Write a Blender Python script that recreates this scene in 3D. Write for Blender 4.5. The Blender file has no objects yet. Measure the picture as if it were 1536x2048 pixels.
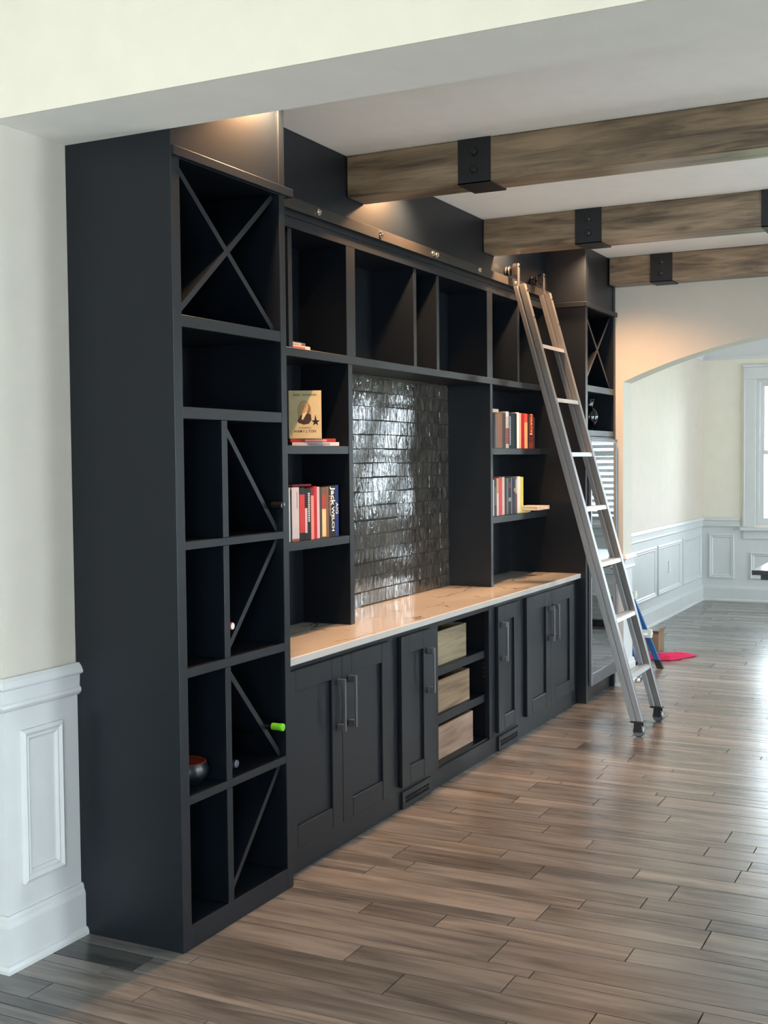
import bpy, bmesh, math, random
from mathutils import Matrix, Vector
random.seed(7)
scene = bpy.context.scene
COL = scene.collection
PI = math.pi

# ------------------------------------------------------------------ camera
cam = bpy.data.cameras.new('camera')
cam.sensor_fit = 'HORIZONTAL'
cam.sensor_width = 36.0
cam.lens = 2397.15 / 1536.0 * 36.0
cam.clip_start = 0.05
cam.clip_end = 200
camo = bpy.data.objects.new('camera', cam)
COL.objects.link(camo)
CR = Vector((0.44974179, -0.89310619, -0.00967713))
CU = Vector((0.04326188, 0.01096083, 0.99900364))
CF = Vector((0.89211027, 0.44971234, -0.043567))
CPOS = Vector((-3.3558982, -2.4910122, 1.71974437))
m = Matrix((( CR.x, CU.x, -CF.x, CPOS.x), (CR.y, CU.y, -CF.y, CPOS.y), (CR.z, CU.z, -CF.z, CPOS.z), (0, 0, 0, 1)))
camo.matrix_world = m
scene.camera = camo

# ------------------------------------------------------------------ daylight and exposure
SKY = 20.0
w = bpy.data.worlds.new('overcast_sky')
scene.world = w
w.use_nodes = True
bg = w.node_tree.nodes['Background']
bg.inputs[0].default_value = (0.80, 0.90, 1.0, 1)
bg.inputs[1].default_value = SKY
scene.view_settings.view_transform = 'Standard'
scene.view_settings.look = 'None'
scene.view_settings.gamma = 1
scene.view_settings.use_curve_mapping = False
scene.view_settings.exposure = 0.0

WARM = (1.0, 0.56, 0.28)
def downlight(x, y, z, watts, angle=80, tilt=0, blend=.9):
    l = bpy.data.lights.new('downlight', 'SPOT')
    l.energy = watts; l.color = WARM; l.spot_size = math.radians(angle); l.spot_blend = blend
    l.shadow_soft_size = 0.035
    o = bpy.data.objects.new('downlight', l)
    o.location = (x, y, z)
    o.rotation_euler = (math.radians(tilt), 0, 0)      # tilt added to brighten the fascia and cut spill on the floor
    COL.objects.link(o)
    return o
for (x, y, wt, ang, tilt) in ((0.62, -0.072, 230, 130, 20), (2.30, 0.06, 230, 130, 25), (3.80, 0.06, 190, 130, 25), (4.61, -0.085, 200, 140, 0)):
    downlight(x, y, 3.165, wt, ang, tilt)

# ------------------------------------------------------------------ materials
def srgb(r, g, b):
    def f(c):
        c /= 255.0
        return c / 12.92 if c <= 0.04045 else ((c + 0.055) / 1.055) ** 2.4
    return (f(r), f(g), f(b), 1.0)

def new_mat(name):
    mt = bpy.data.materials.new(name)
    mt.use_nodes = True
    nt = mt.node_tree
    return mt, nt, nt.nodes, nt.links, nt.nodes['Principled BSDF']

def plain(name, col, rough=.5, metal=0.0, var=.06, scale=8, bump=0.0, bscale=60, spec=.5, coat=0.0, stretch=(1, 1, 1)):
    """noise-varied single colour"""
    mt, nt, N, L, p = new_mat(name)
    tc = N.new('ShaderNodeTexCoord'); mp = N.new('ShaderNodeMapping'); mp.inputs['Scale'].default_value = stretch
    L.new(tc.outputs['Object'], mp.inputs[0])
    nz = N.new('ShaderNodeTexNoise'); nz.inputs['Scale'].default_value = scale; nz.inputs['Detail'].default_value = 4
    L.new(mp.outputs[0], nz.inputs['Vector'])
    rp = N.new('ShaderNodeValToRGB')
    rp.color_ramp.elements[0].position = .3; rp.color_ramp.elements[1].position = .7
    rp.color_ramp.elements[0].color = tuple(c * (1 - var) for c in col[:3]) + (1,)
    rp.color_ramp.elements[1].color = tuple(min(1, c * (1 + var)) for c in col[:3]) + (1,)
    L.new(nz.outputs[0], rp.inputs[0]); L.new(rp.outputs[0], p.inputs['Base Color'])
    p.inputs['Roughness'].default_value = rough; p.inputs['Metallic'].default_value = metal
    p.inputs['Specular IOR Level'].default_value = spec
    p.inputs['Coat Weight'].default_value = coat; p.inputs['Coat Roughness'].default_value = .08
    if bump:
        n2 = N.new('ShaderNodeTexNoise'); n2.inputs['Scale'].default_value = bscale; n2.inputs['Detail'].default_value = 3
        L.new(mp.outputs[0], n2.inputs['Vector'])
        b = N.new('ShaderNodeBump'); b.inputs['Strength'].default_value = bump; b.inputs['Distance'].default_value = .01
        L.new(n2.outputs[0], b.inputs['Height']); L.new(b.outputs[0], p.inputs['Normal'])
    return mt

def wood(name, dark, light, axis='Y', rough=.5, scale=1.0, objcol=False, bump=.15, island=False, knots=False, spec=.5):
    mt, nt, N, L, p = new_mat(name)
    tc = N.new('ShaderNodeTexCoord')
    add = N.new('ShaderNodeVectorMath'); add.operation = 'ADD'
    L.new(tc.outputs['Object'], add.inputs[0])
    oi = N.new('ShaderNodeObjectInfo')
    rv = N.new('ShaderNodeCombineXYZ')
    src = oi.outputs['Random']
    if island:
        geo = N.new('ShaderNodeNewGeometry'); src = geo.outputs['Random Per Island']
    mul = N.new('ShaderNodeMath'); mul.operation = 'MULTIPLY'; mul.inputs[1].default_value = 37.0
    L.new(src, mul.inputs[0]); L.new(mul.outputs[0], rv.inputs[0]); L.new(mul.outputs[0], rv.inputs[1]); L.new(mul.outputs[0], rv.inputs[2])
    L.new(rv.outputs[0], add.inputs[1])
    mp = N.new('ShaderNodeMapping')
    s = [14 * scale, 14 * scale, 14 * scale]; s['XYZ'.index(axis)] = 1.1 * scale
    mp.inputs['Scale'].default_value = s
    L.new(add.outputs[0], mp.inputs[0])
    n1 = N.new('ShaderNodeTexNoise'); n1.inputs['Scale'].default_value = 1.0; n1.inputs['Detail'].default_value = 6; n1.inputs['Distortion'].default_value = 1.2; n1.inputs['Roughness'].default_value = .62
    L.new(mp.outputs[0], n1.inputs['Vector'])
    mp2 = N.new('ShaderNodeMapping'); s2 = [5 * scale] * 3; s2['XYZ'.index(axis)] = .9 * scale
    mp2.inputs['Scale'].default_value = s2
    L.new(add.outputs[0], mp2.inputs[0])
    n2 = N.new('ShaderNodeTexNoise'); n2.inputs['Scale'].default_value = 1.0; n2.inputs['Detail'].default_value = 3
    L.new(mp2.outputs[0], n2.inputs['Vector'])
    mix = N.new('ShaderNodeMath'); mix.operation = 'MULTIPLY_ADD'; mix.inputs[1].default_value = .55
    L.new(n2.outputs[0], mix.inputs[0])
    hm = N.new('ShaderNodeMath'); hm.operation = 'MULTIPLY'; hm.inputs[1].default_value = .5
    L.new(n1.outputs[0], hm.inputs[0]); L.new(hm.outputs[0], mix.inputs[2])
    rp = N.new('ShaderNodeValToRGB')
    rp.color_ramp.elements[0].position = .40; rp.color_ramp.elements[1].position = .64
    rp.color_ramp.elements[0].color = dark; rp.color_ramp.elements[1].color = light
    L.new(mix.outputs[0], rp.inputs[0])
    out = rp.outputs[0]
    if objcol or island:
        mm = N.new('ShaderNodeMix'); mm.data_type = 'RGBA'; mm.blend_type = 'MULTIPLY'; mm.inputs[0].default_value = 1.0
        L.new(out, mm.inputs[6])
        if objcol:
            L.new(oi.outputs['Color'], mm.inputs[7])
        else:
            r2 = N.new('ShaderNodeValToRGB'); r2.color_ramp.elements[0].color = (.72, .7, .68, 1); r2.color_ramp.elements[1].color = (1.2, 1.15, 1.1, 1)
            L.new(src, r2.inputs[0]); L.new(r2.outputs[0], mm.inputs[7])
        out = mm.outputs[2]
    if knots:
        vo = N.new('ShaderNodeTexVoronoi'); vo.inputs['Scale'].default_value = 1.0
        mp3 = N.new('ShaderNodeMapping'); s3 = [4.5] * 3; s3['XYZ'.index(axis)] = 1.6
        mp3.inputs['Scale'].default_value = s3
        L.new(add.outputs[0], mp3.inputs[0]); L.new(mp3.outputs[0], vo.inputs['Vector'])
        r3 = N.new('ShaderNodeValToRGB')
        r3.color_ramp.elements[0].position = .05; r3.color_ramp.elements[0].color = (.35, .3, .25, 1)
        r3.color_ramp.elements[1].position = .13; r3.color_ramp.elements[1].color = (1, 1, 1, 1)
        L.new(vo.outputs['Distance'], r3.inputs[0])
        m3 = N.new('ShaderNodeMix'); m3.data_type = 'RGBA'; m3.blend_type = 'MULTIPLY'; m3.inputs[0].default_value = 1.0
        L.new(out, m3.inputs[6]); L.new(r3.outputs[0], m3.inputs[7]); out = m3.outputs[2]
    L.new(out, p.inputs['Base Color'])
    p.inputs['Roughness'].default_value = rough
    p.inputs['Specular IOR Level'].default_value = spec
    b = N.new('ShaderNodeBump'); b.inputs['Strength'].default_value = bump; b.inputs['Distance'].default_value = .004
    L.new(n1.outputs[0], b.inputs['Height']); L.new(b.outputs[0], p.inputs['Normal'])
    return mt

def glass_mat():
    mt, nt, N, L, p = new_mat('window_glass')
    N.remove(p)
    out = N['Material Output']
    t = N.new('ShaderNodeBsdfTransparent'); t.inputs[0].default_value = (.96, .98, .97, 1)
    g = N.new('ShaderNodeBsdfGlossy'); g.inputs['Roughness'].default_value = .01
    fr = N.new('ShaderNodeFresnel'); fr.inputs[0].default_value = 1.45
    mx = N.new('ShaderNodeMixShader')
    L.new(fr.outputs[0], mx.inputs[0]); L.new(t.outputs[0], mx.inputs[1]); L.new(g.outputs[0], mx.inputs[2]); L.new(mx.outputs[0], out.inputs[0])
    return mt

def tile_mat():
    mt, nt, N, L, p = new_mat('glazed_tile')
    tc = N.new('ShaderNodeTexCoord'); oi = N.new('ShaderNodeObjectInfo')
    mul = N.new('ShaderNodeMath'); mul.operation = 'MULTIPLY'; mul.inputs[1].default_value = 53.0
    L.new(oi.outputs['Random'], mul.inputs[0])
    rv = N.new('ShaderNodeCombineXYZ')
    for i in range(3): L.new(mul.outputs[0], rv.inputs[i])
    add = N.new('ShaderNodeVectorMath'); add.operation = 'ADD'
    L.new(tc.outputs['Object'], add.inputs[0]); L.new(rv.outputs[0], add.inputs[1])
    mp = N.new('ShaderNodeMapping'); mp.inputs['Scale'].default_value = (34, 34, 10)
    L.new(add.outputs[0], mp.inputs[0])
    n1 = N.new('ShaderNodeTexNoise'); n1.inputs['Scale'].default_value = 1.0; n1.inputs['Detail'].default_value = 3; n1.inputs['Distortion'].default_value = .9
    L.new(mp.outputs[0], n1.inputs['Vector'])
    b = N.new('ShaderNodeBump'); b.inputs['Strength'].default_value = .36; b.inputs['Distance'].default_value = .006
    L.new(n1.outputs[0], b.inputs['Height']); L.new(b.outputs[0], p.inputs['Normal'])
    rp = N.new('ShaderNodeValToRGB')
    rp.color_ramp.elements[0].color = srgb(38, 38, 37); rp.color_ramp.elements[1].color = srgb(84, 78, 70)
    rp.color_ramp.elements[0].position = .35; rp.color_ramp.elements[1].position = .7
    L.new(n1.outputs[0], rp.inputs[0]); L.new(rp.outputs[0], p.inputs['Base Color'])
    p.inputs['Roughness'].default_value = .075
    p.inputs['Specular IOR Level'].default_value = .75
    return mt

def quartz_mat():
    mt, nt, N, L, p = new_mat('veined_quartz')
    tc = N.new('ShaderNodeTexCoord')
    mp = N.new('ShaderNodeMapping'); mp.inputs['Scale'].default_value = (1.3, 3.0, 2)
    mp.inputs['Rotation'].default_value = (0, 0, .35)
    L.new(tc.outputs['Object'], mp.inputs[0])
    nd = N.new('ShaderNodeTexNoise'); nd.inputs['Scale'].default_value = 1.6; nd.inputs['Detail'].default_value = 4
    L.new(mp.outputs[0], nd.inputs['Vector'])
    vm = N.new('ShaderNodeVectorMath'); vm.operation = 'MULTIPLY_ADD'; vm.inputs[1].default_value = (.7, .7, .7)
    L.new(nd.outputs['Color'], vm.inputs[0]); L.new(mp.outputs[0], vm.inputs[2])
    vo = N.new('ShaderNodeTexVoronoi'); vo.feature = 'DISTANCE_TO_EDGE'; vo.inputs['Scale'].default_value = 1.1
    L.new(vm.outputs[0], vo.inputs['Vector'])
    nm = N.new('ShaderNodeTexNoise'); nm.inputs['Scale'].default_value = 2.2; nm.inputs['Detail'].default_value = 2
    L.new(mp.outputs[0], nm.inputs['Vector'])
    ms = N.new('ShaderNodeMapRange'); ms.inputs[1].default_value = .34; ms.inputs[2].default_value = .5; ms.inputs[3].default_value = .03; ms.inputs[4].default_value = 0.0
    L.new(nm.outputs[0], ms.inputs[0])
    a = N.new('ShaderNodeMath'); a.operation = 'ADD'
    L.new(vo.outputs['Distance'], a.inputs[0]); L.new(ms.outputs[0], a.inputs[1])
    rp = N.new('ShaderNodeValToRGB')
    rp.color_ramp.elements[0].position = 0.0; rp.color_ramp.elements[0].color = srgb(132, 112, 92)
    rp.color_ramp.elements[1].position = .017; rp.color_ramp.elements[1].color = srgb(200, 194, 187)
    ge = N.new('ShaderNodeNewGeometry'); sx = N.new('ShaderNodeSeparateXYZ')
    L.new(ge.outputs['Normal'], sx.inputs[0])
    iv = N.new('ShaderNodeMath'); iv.operation = 'SUBTRACT'; iv.inputs[0].default_value = 1.0
    L.new(sx.outputs[2], iv.inputs[1])
    a2 = N.new('ShaderNodeMath'); a2.operation = 'ADD'        # veins run in the polished top only
    L.new(a.outputs[0], a2.inputs[0]); L.new(iv.outputs[0], a2.inputs[1])
    L.new(a2.outputs[0], rp.inputs[0]); L.new(rp.outputs[0], p.inputs['Base Color'])
    p.inputs['Roughness'].default_value = .12
    return mt

M = {}
M['navy'] = plain('navy_cabinet_paint', srgb(9, 16, 24), .40, var=.08, scale=5, bump=.02, bscale=90, spec=.45)
M['white_trim'] = plain('white_trim_paint', srgb(212, 213, 213), .38, var=.02)
M['pale_wall'] = plain('pale_wall_paint', srgb(212, 199, 187), .75, var=.02)
M['wall'] = plain('greige_wall_paint', srgb(204, 197, 184), .75, var=.02, bump=.02, bscale=120)
M['cream_wall'] = plain('cream_wall_paint', srgb(235, 228, 214), .75, var=.02)
M['ceiling'] = plain('ceiling_paint', srgb(246, 241, 232), .85, var=.02)
M['header'] = plain('header_paint', srgb(238, 229, 208), .8, var=.02)
M['tile'] = tile_mat()
M['grout'] = plain('dark_grout', srgb(52, 50, 48), .9)
M['quartz'] = quartz_mat()
M['pewter'] = plain('brushed_pewter', srgb(120, 122, 128), .35, metal=.85)
M['steel'] = plain('ladder_aluminium', srgb(150, 150, 150), .36, metal=.9, var=.05, scale=3, stretch=(30, 2, 2))
M['steel_light'] = plain('rung_aluminium', srgb(205, 207, 210), .35, metal=.8)
M['nickel'] = plain('polished_nickel', srgb(225, 215, 200), .15, metal=1.0)
M['black_metal'] = plain('black_iron', srgb(30, 32, 35), .45, metal=.3)
M['rail'] = plain('dark_rail_metal', srgb(58, 56, 54), .4, metal=.5)
M['black'] = plain('black_plastic', srgb(18, 18, 20), .4)
M['mirror'] = plain('dark_mirror_glass', srgb(138, 142, 144), .02, metal=1.0, var=.01)
M['beam'] = wood('rough_beam_wood', srgb(82, 68, 53), srgb(160, 137, 110), 'Y', .34, 2.0, bump=.4, knots=True)
M['crate'] = wood('pale_crate_wood', srgb(150, 130, 108), srgb(198, 178, 150), 'X', .65, 1.0, knots=True)
M['board'] = wood('hickory_board', srgb(84, 82, 81), srgb(134, 130, 127), 'Y', .26, 1.4, objcol=True, bump=.16, spec=.6)
M['board_far'] = wood('hickory_board_distant', srgb(94, 92, 91), srgb(146, 142, 138), 'Y', .26, 1.0, island=True, bump=.12, spec=.6)
M['subfloor'] = plain('dark_joint', srgb(84, 76, 70), .8)
M['glass'] = glass_mat()
M['paper'] = plain('book_pages', srgb(214, 204, 184), .8, var=.05, scale=300, stretch=(1, 1, 1))
M['white'] = plain('white_plastic', srgb(236, 236, 232), .4)
M['blue'] = plain('blue_fibreglass', srgb(16, 88, 150), .4)
M['pink'] = plain('pink_cloth', srgb(214, 36, 92), .9, var=.15, scale=20)
M['card'] = plain('brown_cardboard', srgb(160, 128, 100), .85)
M['table_black'] = plain('black_table_paint', srgb(26, 27, 32), .35)
M['table_glare'] = plain('table_top_glare', srgb(215, 213, 208), .12)  # white glare on the table top, put into its colour
M['teal_glaze'] = plain('teal_glaze', srgb(5, 16, 20), .3)
M['rust_glaze'] = plain('rust_glaze', srgb(110, 42, 26), .35)
M['bottle_glass'] = plain('dark_bottle_glass', srgb(10, 16, 14), .08, spec=.6)
M['grass'] = plain('lawn', srgb(110, 150, 80), .9, var=.3, scale=3)
M['leaf'] = plain('garden_leaf', srgb(90, 140, 80), .7, var=.3)
M['bark'] = plain('bark', srgb(90, 75, 60), .9)
_cc = {}
def cmat(r, g, b, rough=.45, name='book_cloth'):
    k = (r, g, b, rough)
    if k not in _cc:
        _cc[k] = plain(name, srgb(r, g, b), rough, var=.05, scale=30, spec=.22 if name == 'book_cloth' else .5)
    return _cc[k]

# ------------------------------------------------------------------ mesh helpers
class MB:
    def __init__(self): self.v = []; self.f = []; self.smooth = False
    def box(self, x0, x1, y0, y1, z0, z1, T=None):
        n = len(self.v)
        P = [(x0, y0, z0), (x1, y0, z0), (x1, y1, z0), (x0, y1, z0), (x0, y0, z1), (x1, y0, z1), (x1, y1, z1), (x0, y1, z1)]
        if T is not None: P = [tuple(T @ Vector(p)) for p in P]
        self.v += P
        self.f += [tuple(n + i for i in q) for q in ((0, 3, 2, 1), (4, 5, 6, 7), (0, 1, 5, 4), (1, 2, 6, 5), (2, 3, 7, 6), (3, 0, 4, 7))]
        return self
    def prism(self, poly, axis, a0, a1, T=None):
        """poly: 2-D points in the two other axes (x,y,z order), extruded along axis"""
        n = len(self.v); k = len(poly)
        def P(p, a):
            if axis == 'X': q = (a, p[0], p[1])
            elif axis == 'Y': q = (p[0], a, p[1])
            else: q = (p[0], p[1], a)
            return tuple(T @ Vector(q)) if T is not None else q
        self.v += [P(p, a0) for p in poly] + [P(p, a1) for p in poly]
        self.f.append(tuple(n + i for i in range(k))); self.f.append(tuple(n + k + i for i in reversed(range(k))))
        for i in range(k):
            j = (i + 1) % k
            self.f.append((n + j, n + i, n + k + i, n + k + j))
        return self
    def lathe(self, prof, c, axis='Z', seg=16, T=None):
        """prof: (r, h) list along axis from point c"""
        n = len(self.v)
        for (r, h) in prof:
            for i in range(seg):
                a = 2 * PI * i / seg
                u, w_ = r * math.cos(a), r * math.sin(a)
                if axis == 'Z': q = (c[0] + u, c[1] + w_, c[2] + h)
                elif axis == 'Y': q = (c[0] + u, c[1] + h, c[2] + w_)
                else: q = (c[0] + h, c[1] + u, c[2] + w_)
                self.v.append(tuple(T @ Vector(q)) if T is not None else q)
        for k in range(len(prof) - 1):
            for i in range(seg):
                j = (i + 1) % seg
                self.f.append((n + k * seg + i, n + k * seg + j, n + (k + 1) * seg + j, n + (k + 1) * seg + i))
        self.f.append(tuple(n + i for i in reversed(range(seg))))
        e = n + (len(prof) - 1) * seg
        self.f.append(tuple(e + i for i in range(seg)))
        return self
    def cyl(self, c, r, h, axis='Z', seg=14, T=None): return self.lathe([(r, 0), (r, h)], c, axis, seg, T)
    def quads(self, rows):
        n = len(self.v); k = len(rows[0])
        for r in rows: self.v += r
        for a in range(len(rows) - 1):
            for b in range(k - 1):
                self.f.append((n + a * k + b, n + a * k + b + 1, n + (a + 1) * k + b + 1, n + (a + 1) * k + b))
        return self

WL = {}
def obj(name, mb, mat, parent=None, bevel=0.0, smooth=False, seg=1):
    off = Vector(WL.get(parent.name, (0, 0, 0))) if parent else Vector((0, 0, 0))
    me = bpy.data.meshes.new(name)
    me.from_pydata([tuple(Vector(p) - off) for p in mb.v], [], mb.f)
    bm = bmesh.new(); bm.from_mesh(me); bmesh.ops.recalc_face_normals(bm, faces=bm.faces); bm.to_mesh(me); bm.free()
    me.materials.append(mat)
    o = bpy.data.objects.new(name, me)
    COL.objects.link(o)
    if parent: o.parent = parent
    WL[o.name] = tuple(off)
    if smooth:
        for p in me.polygons: p.use_smooth = True
        try: me.set_sharp_from_angle(angle=math.radians(40))
        except Exception: pass
    if bevel:
        b = o.modifiers.new('bevel', 'BEVEL'); b.width = bevel; b.segments = seg; b.limit_method = 'ANGLE'
    return o
def boxes(name, lst, mat, parent=None, bevel=0.0):
    mb = MB()
    for b in lst: mb.box(*b)
    return obj(name, mb, mat, parent, bevel)
def thing(name, label, cat, loc, group=None):
    o = bpy.data.objects.new(name, None); COL.objects.link(o)
    o.location = loc; o.empty_display_size = .05
    WL[o.name] = tuple(loc)
    o['label'] = label; o['category'] = cat
    if group: o['group'] = group
    return o
def tag(o, label, cat, group=None):
    o['label'] = label; o['category'] = cat
    if group: o['group'] = group
    return o
def struct(o): o['kind'] = 'structure'; return o
def copy_tree(root, delta, label):
    r = root.copy(); COL.objects.link(r); r.location = Vector(root.location) + Vector(delta); r['label'] = label
    for ch in list(root.children):
        c = ch.copy(); COL.objects.link(c); c.parent = r
        for g in list(ch.children):
            d = g.copy(); COL.objects.link(d); d.parent = c
    return r
def text_mesh(body, size, T, depth=.0004, bold=False):
    cu = bpy.data.curves.new('lettering', 'FONT'); cu.body = body; cu.size = size; cu.extrude = depth
    cu.align_x = 'CENTER'; cu.align_y = 'CENTER'; cu.resolution_u = 2
    if bold: cu.offset = size * .02
    to = bpy.data.objects.new('lettering', cu)
    COL.objects.link(to)
    dg = bpy.context.evaluated_depsgraph_get()
    me = bpy.data.meshes.new_from_object(to.evaluated_get(dg))
    bpy.data.objects.remove(to)
    mb = MB()
    mb.v = [tuple(T @ v.co) for v in me.vertices]; mb.f = [tuple(p.vertices) for p in me.polygons]
    bpy.data.meshes.remove(me)
    return mb

# ------------------------------------------------------------------ key dimensions (metres)
W1, X2, X3, XA, XB, XF = 0.741, 4.700, 5.440, 5.452, 5.690, 11.18
D1 = 0.46; YB = 0.068; YC = 0.283; YT = 0.576; YF = 0.277
ZH, ZC, ZBM = 2.849, 3.178, 2.98
XH = -0.363
YR = -5.2                      # opposite wall of the rooms
NX = -7.0                      # back wall of the near room

# ------------------------------------------------------------------ the setting
# floor: slab plus hickory boards
floor = struct(boxes('floor', [(NX - .2, XF + .2, YR - .2, 3.3, -.12, -.0125)], M['subfloor']))
row_edges = [-.19, -.065, .015, .19, .335, .395, .598, .725, .81, .99, 1.10, 1.22, 1.405, 1.53, 1.69, 1.816, 1.938, 2.03, 2.21]
fixed = {(-.19, -.065): [.078], (.015, .19): [-.766], (.19, .335): [-.529], (.335, .395): [-1.15], (.395, .598): [-.98], (.598, .725): [-.372, -.685],
         (.81, .99): [-1.005], (1.22, 1.405): [-.205, -.838], (1.405, 1.53): [-.627], (1.816, 1.938): [-.68], (2.03, 2.21): [-.586]}
dark_boards = {(-.19, -.065, .3): (.40, .42, .42), (1.22, 1.405, -.5): (.70, .66, .64), (.598, .725, -.5): (.78, .74, .72), (.395, .598, -1.2): (.80, .76, .76),
               (.015, .19, -.5): (.68, .67, .64), (.598, .725, -1.0): (1.12, 1.06, 1.0), (1.405, 1.53, -.4): (1.18, 1.1, 1.02)}
while row_edges[-1] < 5.6: row_edges.append(row_edges[-1] + random.choice((.06, .125, .125, .18)))
pre = [row_edges[0]]
while pre[-1] > -2.1: pre.append(pre[-1] - random.choice((.06, .125, .125, .18)))
row_edges = pre[:0:-1] + row_edges
def board_geo(mb, x0, x1, y0, y1, c=.0018, g=.0006):
    n = len(mb.v); x0 += g; x1 -= g; y0 += g; y1 -= g
    mb.v += [(x0, y0, -.012), (x1, y0, -.012), (x1, y1, -.012), (x0, y1, -.012), (x0 + c, y0 + c, 0), (x1 - c, y0 + c, 0), (x1 - c, y1 - c, 0), (x0 + c, y1 - c, 0)]
    mb.f += [tuple(n + i for i in q) for q in ((4, 5, 6, 7), (0, 1, 5, 4), (1, 2, 6, 5), (2, 3, 7, 6), (3, 0, 4, 7))]
PAL = [(1.0, .98, .95), (.92, .9, .88), (1.08, 1.04, 1.0), (.84, .82, .8), (1.14, 1.08, 1.02), (.98, .98, .97)]
rest = MB()
nb = 0
for i in range(len(row_edges) - 1):
    x0, x1 = row_edges[i], row_edges[i + 1]
    ytop = .57 if x1 < .02 else (.10 if x0 < 5.45 else .56)
    if x0 < -.37: ytop = 1.2
    js = list(fixed.get((x0, x1), []))
    y = (min(js) if js else ytop - random.uniform(.2, 1.1)) - (random.uniform(.5, 1.4) if js else 0)
    if js and min(js) < -.3 or not js:
        pass
    while y > -3.0:
        js.append(y); y -= random.uniform(.45, 1.5)
    ys = [ytop] + sorted(set(js), reverse=True) + [-3.2]
    for a, b in zip(ys[:-1], ys[1:]):
        if a - b < .02: continue
        mid = (a + b) / 2
        # near boards that the photograph shows are objects; those behind the camera or under its foot are joined
        show = (-1.1 < x0 and nb < 292 and not (x0 > 4.6 and b < -2.9 and a < -2.6))
        if show and b < -2.6 and x0 < .2: show = False
        if show:
            mb = MB(); board_geo(mb, x0, x1, b, a)
            o = obj('floorboard', mb, M['board'], floor)
            c = random.choice(PAL)
            for (dx0, dx1, dy), dc in dark_boards.items():
                if abs(dx0 - x0) < .002 and b <= dy <= a: c = dc
            k = random.uniform(.95, 1.06)
            o.color = (c[0] * k, c[1] * k, c[2] * k, 1)
            nb += 1
        else:
            board_geo(rest, x0, x1, b, a)
def fill(xa, xb, ya, yb):
    x = xa
    while x < xb - .01:
        x1 = min(xb, x + random.choice((.06, .125, .125, .18)))
        y = ya + random.uniform(-1, 0)
        while y < yb:
            y1 = y + random.uniform(.5, 1.5)
            if min(y1, yb) - max(y, ya) > .02: board_geo(rest, x, x1, max(y, ya), min(y1, yb))
            y = y1
        x = x1
fill(row_edges[-1], XF, YR, .57)
fill(row_edges[0], row_edges[-1], YR, -3.2)
fill(NX, row_edges[0], YR, 3.1)
fr = obj('floorboards_distant', rest, M['board_far'], floor); fr['kind'] = 'stuff'

def wall_with_openings(name, axis, p0, p1, a0, a1, z1, ops, mat):
    """axis 'X': wall lies in plane of constant x from p0 to p1, spans a0..a1 in y. ops: (a0,a1,z0,z1)"""
    cuts = sorted({a0, a1} | {o[0] for o in ops} | {o[1] for o in ops})
    mb = MB()
    for u, v in zip(cuts[:-1], cuts[1:]):
        segs = [(0, z1)]
        for o in ops:
            if o[0] <= u + 1e-6 and o[1] >= v - 1e-6: segs = [(0, o[2]), (o[3], z1)]
        for (s, e) in segs:
            if e - s < 1e-4: continue
            if axis == 'X': mb.box(p0, p1, u, v, s, e)
            else: mb.box(u, v, p0, p1, s, e)
    return struct(obj(name, mb, mat))

# library back wall behind the bookcase, opening wall, arch wall
struct(boxes('wall_left', [(XH, XB, .60, .75, 0, 3.5), (XH, XB, .56, .60, 3.19, 3.5)], M['wall']))
front = struct(boxes('wall_front', [(XH, -.0005, YR, D1 - .0005, ZH + .012, 3.5), (XH, XH + .006, YR, D1 - .0005, ZH, ZH + .012)], M['header']))
struct(boxes('wall_front_soffit', [(XH + .0062, -.0005, YR, D1 - .0005, ZH, ZH + .0118)], M['ceiling']))  # same paint as the header; paler colour added to brighten the underside
struct(boxes('wall_front_jamb', [(XH, 0, D1, 3.1, .0, 3.5)], M['wall']))
AC, AZ, AR = -1.758, -1.70, 4.33     # arch circle centre and radius
ya_l, ya_r = -.055, -3.46
arc = [(ya_l, AZ + math.sqrt(AR ** 2 - (ya_l - AC) ** 2))]
N_ARC = 36
pts = []
for i in range(N_ARC + 1):
    y = ya_l + (ya_r - ya_l) * i / N_ARC
    pts.append((y, AZ + math.sqrt(AR ** 2 - (y - AC) ** 2)))
mb = MB()
mb.box(XA, XB, ya_l, .60, 0, 3.5); mb.box(XA, XB, YR, ya_r, 0, 3.5)
for (p, q) in zip(pts[:-1], pts[1:]):
    mb.prism([p, q, (q[0], 3.5), (p[0], 3.5)], 'X', XA, XB)
bm_arch = struct(obj('wall_back', mb, M['wall']))
struct(boxes('ceiling', [(0, XB, YR, .7, ZC, ZC + .15)], M['ceiling']))
struct(boxes('ceiling.001', [(NX, XH, YR, 3.1, 3.42, 3.55)], M['ceiling']))
struct(boxes('ceiling.002', [(XB, XF + .2, YR, .8, 3.12, 3.25)], M['ceiling']))
struct(boxes('wall_far_left', [(XB, XF + .2, .57, .75, 0, 3.3)], M['pale_wall']))
FW = [(-.95, -.056, .905, 2.62), (-2.35, -1.45, .905, 2.62), (-4.25, -3.32, .905, 2.62)]
wall_with_openings('wall_far', 'X', XF, XF + .18, YR, .75, 3.3, FW, M['cream_wall'])
RW = [(-6.0, -3.4, .12, 2.8), (.9, 2.1, .25, 2.5), (3.1, 4.3, .25, 2.5), (6.6, 8.0, .4, 2.6), (8.9, 10.3, .4, 2.6)]  # unseen openings, added and enlarged to brighten ceiling, floor and header underside
wall_with_openings('wall_right', 'Y', YR - .18, YR, NX - .2, XF + .2, 3.55, RW, M['wall'])
BW = [(-4.6, -2.6, .5, 2.75), (-.6, .9, .3, 2.5)]
wall_with_openings('wall_near', 'X', NX - .18, NX, YR, 3.2, 3.55, BW, M['wall'])
struct(boxes('wall_near_left', [(NX - .2, XH, 3.1, 3.25, 0, 3.55)], M['wall']))

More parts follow.
